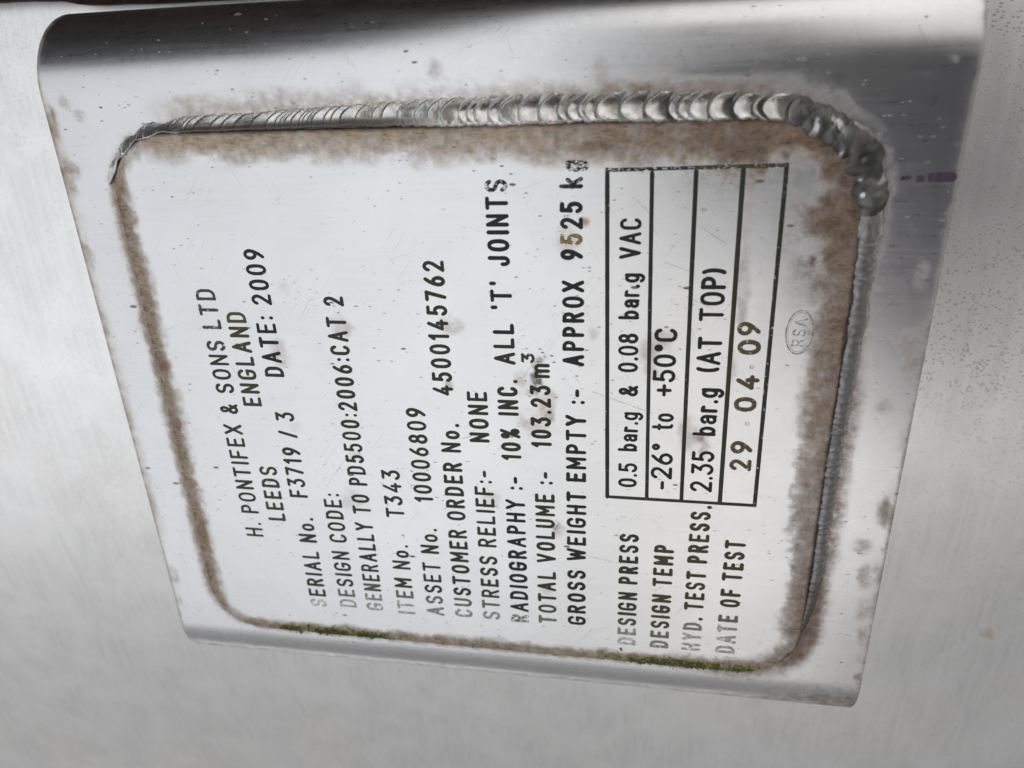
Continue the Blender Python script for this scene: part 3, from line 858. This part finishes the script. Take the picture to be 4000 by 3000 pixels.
G['9'] = (.46, [[(.10, 0)] + [(.26, .20), (.40, .46)] + arc(.23, .71, .23, .29, -20, 340, 24)])
G['.'] = (.02, [[(.0, 0), (.02, 0.01)]])
G[':'] = (.02, [[(.0, .10), (.02, .11)], [(.0, .62), (.02, .63)]])
G['-'] = (.28, [[(0, .42), (.28, .42)]])
G['/'] = (.34, [[(0, 0), (.34, 1)]])
G["'"] = (.02, [[(.01, 1), (.01, .86)]])
G['('] = (.12, [arc(.40, .5, .40, .62, 130, 230, 12)])
G[')'] = (.12, [arc(-.28, .5, .40, .62, 50, -50, 12)])
G['+'] = (.46, [[(.23, .18), (.23, .76)], [(0, .47), (.46, .47)]])
G['~'] = (.20, [arc(.10, .86, .10, .13, 0, 360, 16)])                       # degree ring
G['&'] = (.50, [[(.50, 0), (.12, .66)] + arc(.22, .80, .13, .19, 200, -20, 12) + [(.30, .60), (.10, .44)] + arc(.2, .22, .20, .22, 115, 300, 12) + [(.48, .38)]])
G['%'] = (.56, [[(.06, 0), (.50, 1)], arc(.11, .80, .11, .17, 0, 360, 16), arc(.45, .20, .11, .17, 0, 360, 16)])
G['a'] = (.40, [arc(.20, .44, .20, .22, 160, 0, 10) + [(.40, 0)], [(.40, .38)] + [(.2, .36)] + arc(.18, .18, .18, .18, 90, 270, 10) + [(.28, .02), (.40, .14)]])
G['b'] = (.42, [[(0, 0), (0, 1)], arc(.21, .33, .21, .33, 0, 360, 22)])
G['g'] = (.42, [arc(.21, .34, .21, .32, 0, 360, 22), [(.42, .66), (.42, -.10)] + arc(.21, -.08, .21, .22, 0, -150, 10)])
G['k'] = (.40, [[(0, 0), (0, 1)], [(.36, .66), (0, .28)], [(.14, .42), (.40, 0)]])
G['m'] = (.62, [[(0, 0), (0, .66)], [(0, .45)] + arc(.155, .48, .155, .18, 180, 0, 8) + [(.31, 0)], [(.31, .45)] + arc(.465, .48, .155, .18, 180, 0, 8) + [(.62, 0)]])
G['o'] = (.42, [oval(.42, 2.2, 0, .66)])
G['r'] = (.26, [[(0, 0), (0, .66)], [(0, .42)] + arc(.17, .44, .17, .22, 170, 60, 8)])
G['t'] = (.26, [[(.12, .95), (.12, .16), (.16, .04), (.26, 0)], [(0, .66), (.26, .66)]])


def split_corners(P, lim=38):
    out = []; cur = [P[0]]
    for i in range(1, len(P)):
        cur.append(P[i])
        if i < len(P) - 1:
            a = (P[i][0] - P[i - 1][0], P[i][1] - P[i - 1][1]); b = (P[i + 1][0] - P[i][0], P[i + 1][1] - P[i][1])
            la, lb = math.hypot(*a), math.hypot(*b)
            if la > 1e-6 and lb > 1e-6 and (a[0] * b[0] + a[1] * b[1]) / la / lb < math.cos(RAD(lim)):
                out.append(cur); cur = [P[i]]
    out.append(cur)
    return out


class Strokes:
    """collects engraved strokes: shallow filled ribbons with round ends, standing a hair over the plate"""
    def __init__(self):
        self.v = []; self.f = []; self.c = []

    def stroke(self, P, w, ink, z=PZ, rise=.07):
        for Q in split_corners(P):
            q = [Q[0]]
            for p in Q[1:]:
                if math.hypot(p[0] - q[-1][0], p[1] - q[-1][1]) > 1e-4: q.append(p)
            if len(q) < 2: q.append((q[0][0] + .02, q[0][1]))
            q = np.array(q, float)
            closed = np.hypot(*(q[0] - q[-1])) < 1e-3 and len(q) > 6
            d = np.gradient(q, axis=0)
            if closed:
                d[0] = d[-1] = q[1] - q[-2]
            d /= np.linalg.norm(d, axis=1)[:, None] + 1e-9
            pts = []
            h = w / 2
            if not closed:                                  # round end caps
                for a in (80, 55, 30):
                    pts.append((q[0] - d[0] * h * math.sin(RAD(a)), d[0], h * math.cos(RAD(a))))
            for p, t in zip(q, d): pts.append((p, t, h))
            if not closed:
                for a in (30, 55, 80):
                    pts.append((q[-1] + d[-1] * h * math.sin(RAD(a)), d[-1], h * math.cos(RAD(a))))
            b = len(self.v)
            for p, t, hw in pts:
                nx_, ny_ = -t[1], t[0]
                jit = 1 + random.uniform(-.05, .05)
                for s, zz in ((-1, -.03), (-.62, rise * .75), (0, rise), (.62, rise * .75), (1, -.03)):
                    self.v.append((p[0] + nx_ * hw * s * jit, p[1] + ny_ * hw * s * jit, z + zz))
                    self.c.append(ink)
            for k in range(len(pts) - 1):
                for j in range(4):
                    a0 = b + k * 5 + j
                    self.f.append((a0, a0 + 1, a0 + 6, a0 + 5)[::-1])

    def build(self, name, parent, mat=None):
        return make_mesh(name, self.v, self.f, mat or M_INK, parent, smooth=False, attrs={'ink': np.array(self.c)})


BLACK = (.012, .012, .013); OLV = (.028, .030, .016); OLV2 = (.045, .045, .018); GOLD = (.20, .15, .05); TEAL = (.02, .035, .045)


def natural(text, sw, gap, space):
    w = 0
    for i, ch in enumerate(text):
        if ch == ' ': w += space
        else: w += G[ch][0] + sw + (gap if i < len(text) - 1 and text[i + 1] != ' ' else 0)
    return w


def put(S, text, x0, x1, y, cap, sw=.165, inkf=None, gap=.20, space=.66, lift=PZ, rise=.07):
    """letters from x0 to x1 on the baseline y; sw: stroke width as a part of the cap height"""
    sw = sw * 1.27
    nat = natural(text, sw, gap, space)
    k = (x1 - x0) / nat                      # mm per unit, horizontally
    x = x0
    for i, ch in enumerate(text):
        if ch == ' ':
            x += space * k; continue
        w, st = G[ch]
        ink = inkf(i, ch, x) if inkf else (*BLACK, .05)
        adv = (w + sw) * k
        st_w = sw * cap * random.uniform(.93, 1.07)
        dy = random.uniform(-.06, .06)
        # keep the pen inside the advance box
        iw = max(adv - st_w, 0.02)
        for P in st:
            S.stroke([(x + st_w / 2 + (px / w if w > .03 else .5) * iw, y + dy + st_w / 2 + py * (cap - st_w)) for px, py in P], st_w, ink, lift, rise)
        x += adv + (gap * k if i < len(text) - 1 and text[i + 1] != ' ' else 0)


def lines(parts, cap, sw, inkf, name, parent, label=None):
    S = Strokes()
    for t, x0, x1, y in parts:
        put(S, t, x0, x1, y, cap, sw, inkf)
    o = S.build(name, parent)
    if label: o['label'] = label
    return o


def fade(level=.1, upto=-92, start=.95, base=BLACK, width=11):
    """paint worn away towards the lower edge of the plate (start of the lines)"""
    def fn(i, ch, x):
        f = np.clip((upto + width - x) / width, 0, 1)
        g = float(f ** 1.3) * start
        pale = (.30, .31, .27)
        return (*[b_ * (1 - g) + p_ * g for b_, p_ in zip(base, pale)], level * .3 + .32 * g)
    return fn


L = lambda parts, cap, sw, inkf, label: lines(parts, cap, sw, inkf, 'engraved_line', plate, label)


def ink_l1(i, ch, x): return (*((.05, .05, .04) if x > 5 else OLV), .06 if x < 5 else .20)
L([('H. PONTIFEX & SONS LTD', -70.6, 33.6, 104.6)], 7.7, .14, ink_l1, None)
def ink_l2(i, ch, x):
    return (*((.075, .07, .014) if x > 19 else OLV2), .06)
L([('LEEDS', -62.2, -37.2, 93.4)], 7.7, .15, ink_l2, None)
L([('ENGLAND', -11.7, 25.3, 94.5)], 7.7, .15, ink_l2, None)
def ink_l3(i, ch, x):
    if x < -100: return (.30, .31, .27, .4)
    return (*(BLACK if x > 4 else OLV), .05)
L([('SERIAL No.', -103.9, -59.9, 81.7), ('F3719 / 3', -50.7, -13.5, 82.4), ('DATE: 2009', .5, 47.9, 83.6)], 7.7, .15, ink_l3, None)
L([('DESIGN CODE:', -102.9, -47.9, 68.7)], 7.6, .145, fade(.12, -101.5, .95, OLV, 9), None)
L([('GENERALLY TO PD5500:2006:CAT 2', -103.4, 31.5, 57.1)], 7.6, .145, fade(.1, -100.5, .9, OLV, 10), None)
L([('ITEM No.', -103.8, -69.6, 43.6), ('T343', -57.1, -35.9, 43.7)], 7.6, .145, fade(.1, -101, .95, OLV, 10), None)
L([('ASSET No.', -103.3, -61.0, 31.2), ('10006809', -49.4, -9.6, 31.6)], 7.6, .15, fade(.1, -101, .7, OLV, 9), None)
L([('CUSTOMER ORDER No.', -102.9, -15.6, 19.4), ('4500145762', -4.5, 44.1, 20.6)], 7.6, .155, fade(.1, -101, .8, OLV, 8), None)
L([('STRESS RELIEF:-', -102.8, -34.1, 8.0), ('NONE', -22.6, -2.4, 8.5)], 7.5, .155, fade(.1, -101, .75, OLV, 8), None)
def ink_l10(i, ch, x):
    if x > 64: return (*BLACK, .28)
    if x < -99: return (.09, .09, .08, .36)
    if -30 < x < 16: return (.03, .026, .014, .05)
    return (*BLACK, .04)
L([('RADIOGRAPHY :-', -103.1, -36.0, -3.5), ('10%', -29.3, -16.2, -2.8), ('INC.', -11.4, 2.3, -2.4), ('ALL', 7.9, 22.8, -1.9),
   ("'T'", 27.6, 37.2, -1.6), ('JOINTS', 42.2, 69.8, -1.5)], 7.5, .165, ink_l10, None)
S = Strokes()
put(S, 'TOTAL VOLUME :-', -102.5, -33.3, -14.6, 7.5, .16, fade(.1, -101, .45, OLV, 6))
put(S, '103.23', -23.5, .8, -13.9, 7.5, .165, lambda i, c, x: (.026, .022, .012, .04))
put(S, 'm', 3.3, 8.8, -13.6, 7.6, .15, lambda i, c, x: (.03, .028, .014, .04))
put(S, '3', 8.9, 12.5, -8.7, 4.9, .2, lambda i, c, x: (*OLV2, .15))
S.build('engraved_line', plate)
def ink_l12(i, ch, x):
    if 48.5 < x < 53: return (*GOLD, .25)
    if x > 70: return (*BLACK, .36)
    if x > 66: return (*BLACK, .2)
    return (*BLACK, .04)
L([('GROSS WEIGHT EMPTY :-', -101.9, -.3, -26.1), ('APPROX', 8.0, 37.9, -25.3), ('9525', 44.3, 62.9, -24.9), ('kg', 66.6, 75.2, -24.9)], 7.4, .17, ink_l12, None)
L([('DESIGN PRESS', -109.7, -57.5, -45.6)], 7.4, .17, fade(.12, -107, 1.0, OLV, 9), None)
L([('DESIGN TEMP', -109.8, -61.3, -58.3)], 7.4, .17, fade(.12, -107.5, .6, OLV2, 8), None)
L([('HYD. TEST PRESS.', -109.7, -43.8, -70.4)], 7.4, .17, fade(.15, -103, .95, OLV2, 9), None)
L([('DATE OF TEST', -109.5, -57.3, -83.3)], 7.5, .17, fade(.15, -101, .85, OLV2, 12), None)

# table of test values: frame, rules and the entries in its four rows
table = Strokes()
def rule(a, b, w=1.55, ink=(*OLV, .14)):
    n = max(2, int(math.hypot(b[0] - a[0], b[1] - a[1]) / 4))
    pts = [(a[0] + (b[0] - a[0]) * t, a[1] + (b[1] - a[1]) * t) for t in np.linspace(0, 1, n)]
    table.stroke(pts, w, ink)
rule((-42.2, -33.6), (72, -32.1), 1.6, (.018, .018, .014, .08)); rule((-41.6, -47.6), (70.9, -45.4), 1.5, (.018, .018, .02, .08))
rule((-41.5, -59.7), (71.1, -58.2), 1.6, (.02, .02, .014, .07)); rule((-41.9, -72.9), (71.4, -71.6), 1.75, (*OLV, .04))
rule((-42.4, -84.7), (72.6, -83.6), 1.6, (.022, .022, .014, .16))
rule((-42.2, -33.6), (-42.4, -84.7), 1.5, (*OLV, .05)); rule((72, -32.1), (72.3, -58), 1.3, (.018, .018, .02, .28)); rule((72.3, -58), (72.6, -83.6), 1.4, (*OLV2, .26))
tb = table.build('table_grid', plate)
def entry(parts, cap, sw, inkf, small=()):
    S = Strokes()
    for t, x0, x1, y in parts:
        put(S, t, x0, x1, y, cap, sw, inkf, gap=.10)
    return S.build('table_entry', tb)
entry([('0.5', -37.9, -27.9, -44.0), ('bar.g', -23.4, -8.1, -43.8), ('&', -2.4, 1.8, -43.4), ('0.08', 6.4, 20.3, -43.1), ('bar.g', 24.9, 40.4, -42.9), ('VAC', 44.8, 57.7, -42.9)],
      6.8, .15, lambda i, c, x: (*BLACK, .03 if x < 48 else .10))
entry([('-26~', -38.0, -19.6, -56.1), ('to', -14.6, -8.0, -55.7), ('+50~C', -1.9, 22.3, -55.5)], 7.6, .148, lambda i, c, x: (*BLACK, .03))
entry([('2.35', -38.1, -21.7, -70.0), ('bar.g', -16.1, 1.8, -69.7), ('(AT', 7.2, 19.7, -69.5), ('TOP)', 24.8, 42.2, -69.3)], 7.8, .148, lambda i, c, x: (*BLACK, .03))
# struck date: deeper, half filled digits
S = Strokes()
for t, x0, x1, y in [('2', -28.8, -24.4, -82.3), ('9', -22.3, -17.3, -82.2), ('0', -6.5, -1.0, -82.1), ('4', 1.5, 6.8, -82.1), ('0', 13.7, 19.0, -81.6), ('9', 20.2, 25.0, -81.0)]:
    put(S, t, x0, x1, y, 7.4, .17, lambda i, c, x: (.085, .07, .03, .05 if t == '4' else .18), rise=.16)
for x, y in ((-10.8, -79.6), (9.6, -79.2)):
    S.stroke(arc(x, y, .55, .55, 0, 360, 14), .55, (.16, .15, .13, .5))
S.build('table_entry', tb)['label'] = 'punched date with worn brown filling'
# inspector's oval stamp
S = Strokes()
S.stroke(arc(21.7, -92.6, 7.2, 4.0, 0, 360, 48), .5, (.21, .205, .195, .35), PZ, .10)
S.stroke(arc(21.7, -92.6, 6.5, 3.45, 0, 360, 48), .3, (.26, .25, .24, .55), PZ, .10)
put(S, 'RSA', 17.0, 26.4, -94.6, 4.1, .13, lambda i, c, x: (.24, .235, .225, .4), rise=.10)
S.build('oval_stamp', plate)['label'] = 'small struck oval stamp with three letters'

# scratches
for P, w in [([(-1, -28), (-6, -42), (-8.5, -49)], .22), ([(-20, 15), (-21.5, 19.5)], .25), ([(55, -60), (50, -68)], .16), ([(44, -50), (41, -58)], .15), ([(-68, -24), (-72, -44)], .2),
             ([(33, -57), (29, -66)], .16), ([(64, -40), (58, -46)], .14), ([(18, -36), (8, -39)], .13)]:
    scr = Strokes(); scr.stroke(P, w, (.20, .195, .19, .35), PZ, .03)
    scr.build('scratch', plate)

# ------------------------------------------------------------------ moss along the lower seam
mv, mf = [], []
def tuft(x, y, z, r):
    b = len(mv)
    a0 = random.uniform(0, 6.28); hgt = r * random.uniform(.8, 1.6); lx, ly = random.uniform(-.5, .9) * r, random.uniform(-.5, .5) * r
    for k in range(5):
        a = a0 + k * 1.2566
        q = r * random.uniform(.7, 1.25)
        mv.append((x + math.cos(a) * q, y + math.sin(a) * q, z - .2))
    mv.append((x + lx, y + ly, z + hgt))
    for k in range(5): mf.append((b + k, b + (k + 1) % 5, b + 5))
for k in range(3800):
    y = random.choice([random.gauss(86, 12), random.uniform(56, 106), random.gauss(-62, 16), random.uniform(-90, -34), random.uniform(-90, 100)])
    if not -97 < y < 112: continue
    dens = max(float(sst(46, 66, y) * sst(112, 98, y)), float(sst(-30, -52, y) * sst(-98, -86, y)), .10)
    if random.random() > dens or float(vnoise(np.array([y * .22]), np.array([1.1]), 31)[0]) < .33 and random.random() < .75: continue
    ex_ = 0 if -84 < y < 112 else 0
    xe, _ = half_ext(min(max(y, PY0), PY1), 0)
    u = random.choice([random.gauss(.6, .7), random.gauss(1.2, 1.1), random.uniform(-.6, 3.2)])
    z = PZ if u > .4 else 1.0
    tuft(xe + u, y, z, random.uniform(.22, .58))
tuft(-112.2, -39.8, PZ, .8); tuft(-112.8, -40.4, PZ, .6)
moss = make_mesh('moss', mv, mf, M_MOSS, world_m=SHEET, smooth=False)
tag(moss, 'thin olive green moss growing in the lower seam of the nameplate', 'moss', kind='stuff')

# ------------------------------------------------------------------ what the bright metal mirrors: photographer, phone and added unseen shapes
wallv = [(x, y, z) for x in (0, 1) for y in (0, 1) for z in (0, 1)]
def box(name, x0, x1, y0, y1, z0, z1, mat):
    v = [(x0, y0, z0), (x1, y0, z0), (x1, y1, z0), (x0, y1, z0), (x0, y0, z1), (x1, y0, z1), (x1, y1, z1), (x0, y1, z1)]
    f = [(0, 3, 2, 1), (4, 5, 6, 7), (0, 1, 5, 4), (1, 2, 6, 5), (2, 3, 7, 6), (3, 0, 4, 7)]
    return make_mesh(name, v, f, mat, world_m=SHEET, smooth=False)
_pr = [(-1600, -1500), (-1600, -190), (-60, -170), (40, -60), (130, 160), (240, 420), (420, 660), (760, 850), (1500, 980), (3000, 1000), (3000, -1500)]
_wv = [(x, y, z) for x in (800, 960) for y, z in _pr]
_n = len(_pr)
_wf = [tuple(range(_n)), tuple(range(2 * _n - 1, _n - 1, -1))] + [(i, _n + i, _n + (i + 1) % _n, (i + 1) % _n) for i in range(_n)]
dw = make_mesh('added_dark_panel', _wv, _wf, M_DARKPANEL, world_m=SHEET, smooth=False)  # added dark panel, outline fitted to the band mirrored in the bend
tag(dw, 'unseen dark panel added beside the tank, shaped for the dark band mirrored in the bend', 'wall')

# the photographer's phone (the camera looks out of its upper end)
ph = bpy.data.meshes.new('phone')
bm = bmesh.new()
bmesh.ops.create_cube(bm, size=1)
for v in bm.verts:
    v.co = Vector((v.co.x * .160, v.co.y * .076, v.co.z * .009))
bmesh.ops.bevel(bm, geom=[e for e in bm.edges if abs((e.verts[0].co - e.verts[1].co).normalized().z) > .9], offset=.012, segments=5, affect='EDGES')
bm.to_mesh(ph); bm.free()
ph.materials.append(M_PHONE)
pho = bpy.data.objects.new('phone', ph); COL.objects.link(pho)
# photo right = down the plate: the phone's body runs that way from the lens
pho.matrix_world = SHEET @ CAM_LOCAL @ Matrix.Translation((.062, -.012, .0115))
tag(pho, 'black phone held up in front of the nameplate, taking the picture', 'phone')

gw = box('added_grey_block', -3600, -1500, -1620, 3200, -300, 1330, M_GREYBLOCK)  # added block, greys the reflections in the tank and lower bend
tag(gw, 'unseen grey block added on the other side to grey the reflections in the tank', 'wall')

# the photographer, standing behind the phone with both hands on it
def skin_person():
    J = {}                                   # joint -> (position in sheet mm, radius mm, parent)
    J['pelvis'] = ((45, -715, 640), (205, 130), None)
    J['waist'] = ((45, -560, 640), (205, 130), 'pelvis')
    J['chest'] = ((45, -390, 640), (225, 140), 'waist')
    J['collar'] = ((40, -275, 635), (170, 105), 'chest')
    J['neck'] = ((30, -225, 625), (105, 95), 'collar')
    J['jaw'] = ((24, -180, 612), (108, 108), 'neck')
    J['head'] = ((22, -120, 612), (112, 118), 'jaw')
    J['crown'] = ((22, -60, 620), (85, 92), 'head')
    for s, k in ((1, 'a'), (-1, 'b')):
        J['shoulder' + k] = ((45 + s * 205, -310, 635), (92, 85), 'collar')
        J['elbow' + k] = ((s * 235 + (95 if s > 0 else 0), -420 + (110 if s > 0 else 0), 440), (78, 74), 'shoulder' + k)
        J['wrist' + k] = ((104 + s * 62, -215, 285), (44, 38), 'elbow' + k)
        J['palm' + k] = ((104 + s * 50, -170, 262), (38, 18), 'wrist' + k)
        for f in range(4):
            J[f'finger{f}' + k] = ((104 + s * (36 - f), -150 - f * 17, 252), (9, 9), 'palm' + k)
        J['hip' + k] = ((45 + s * 95, -810, 640), (95, 100), 'pelvis')
        J['knee' + k] = ((45 + s * 105, -1180, 630), (62, 65), 'hip' + k)
        J['ankle' + k] = ((45 + s * 110, -1545, 650), (42, 48), 'knee' + k)
        J['toe' + k] = ((45 + s * 125, -1590, 520), (42, 28), 'ankle' + k)
    names = list(J)
    me = bpy.data.meshes.new('person')
    me.from_pydata([[c * MM for c in J[n][0]] for n in names], [(names.index(J[n][2]), i) for i, n in enumerate(names) if J[n][2]], [])
    ob = bpy.data.objects.new('person', me); COL.objects.link(ob)
    sk = ob.modifiers.new('skin', 'SKIN')
    if not me.skin_vertices:
        me.attributes.new('skin_vertices', 'FLOAT', 'POINT')
    for i, n in enumerate(names):
        sv = me.skin_vertices[0].data[i]
        sv.radius = tuple(r * MM for r in J[n][1]); sv.use_root = (n == 'pelvis')
    sk.use_smooth_shade = True
    ss = ob.modifiers.new('smooth', 'SUBSURF'); ss.levels = 1; ss.render_levels = 2
    me.materials.append(M_CLOTH)
    ob.matrix_world = SHEET
    return ob
try:
    person = skin_person()
    tag(person, 'person in a dark hooded jacket before the nameplate, both hands raised to the phone', 'person')
except Exception as ex_p:
    print('person failed', ex_p)

post = bmesh.new()
bmesh.ops.create_cone(post, cap_ends=True, segments=40, radius1=.15, radius2=.15, depth=1.06)
bmesh.ops.create_uvsphere(post, u_segments=40, v_segments=12, radius=.1492, matrix=Matrix.Translation((0, 0, .53)))
pme = bpy.data.meshes.new('added_post'); post.to_mesh(pme); post.free()
pme.materials.append(plain('dark_blue_paint', (.015, .02, .04), .5, 0, .2, .02, .3))
bol = bpy.data.objects.new('added_post', pme); COL.objects.link(bol)  # added unseen post, gives the dark patch mirrored in the tank
bol.location = (-1.05, -1.05, .53)
tag(bol, 'unseen dark blue post added before the tank for a dark patch mirrored in it', 'added_post')

lw = box('added_low_block', 330, 9000, -1620, 150, 4600, 4900, plain('dark_low_block', (.06, .055, .055), .9, 0, .3, .02, .1))  # added low block, greys the reflection along the upper bend
tag(lw, 'unseen dark low block added far in front to grey the upper bend', 'wall')
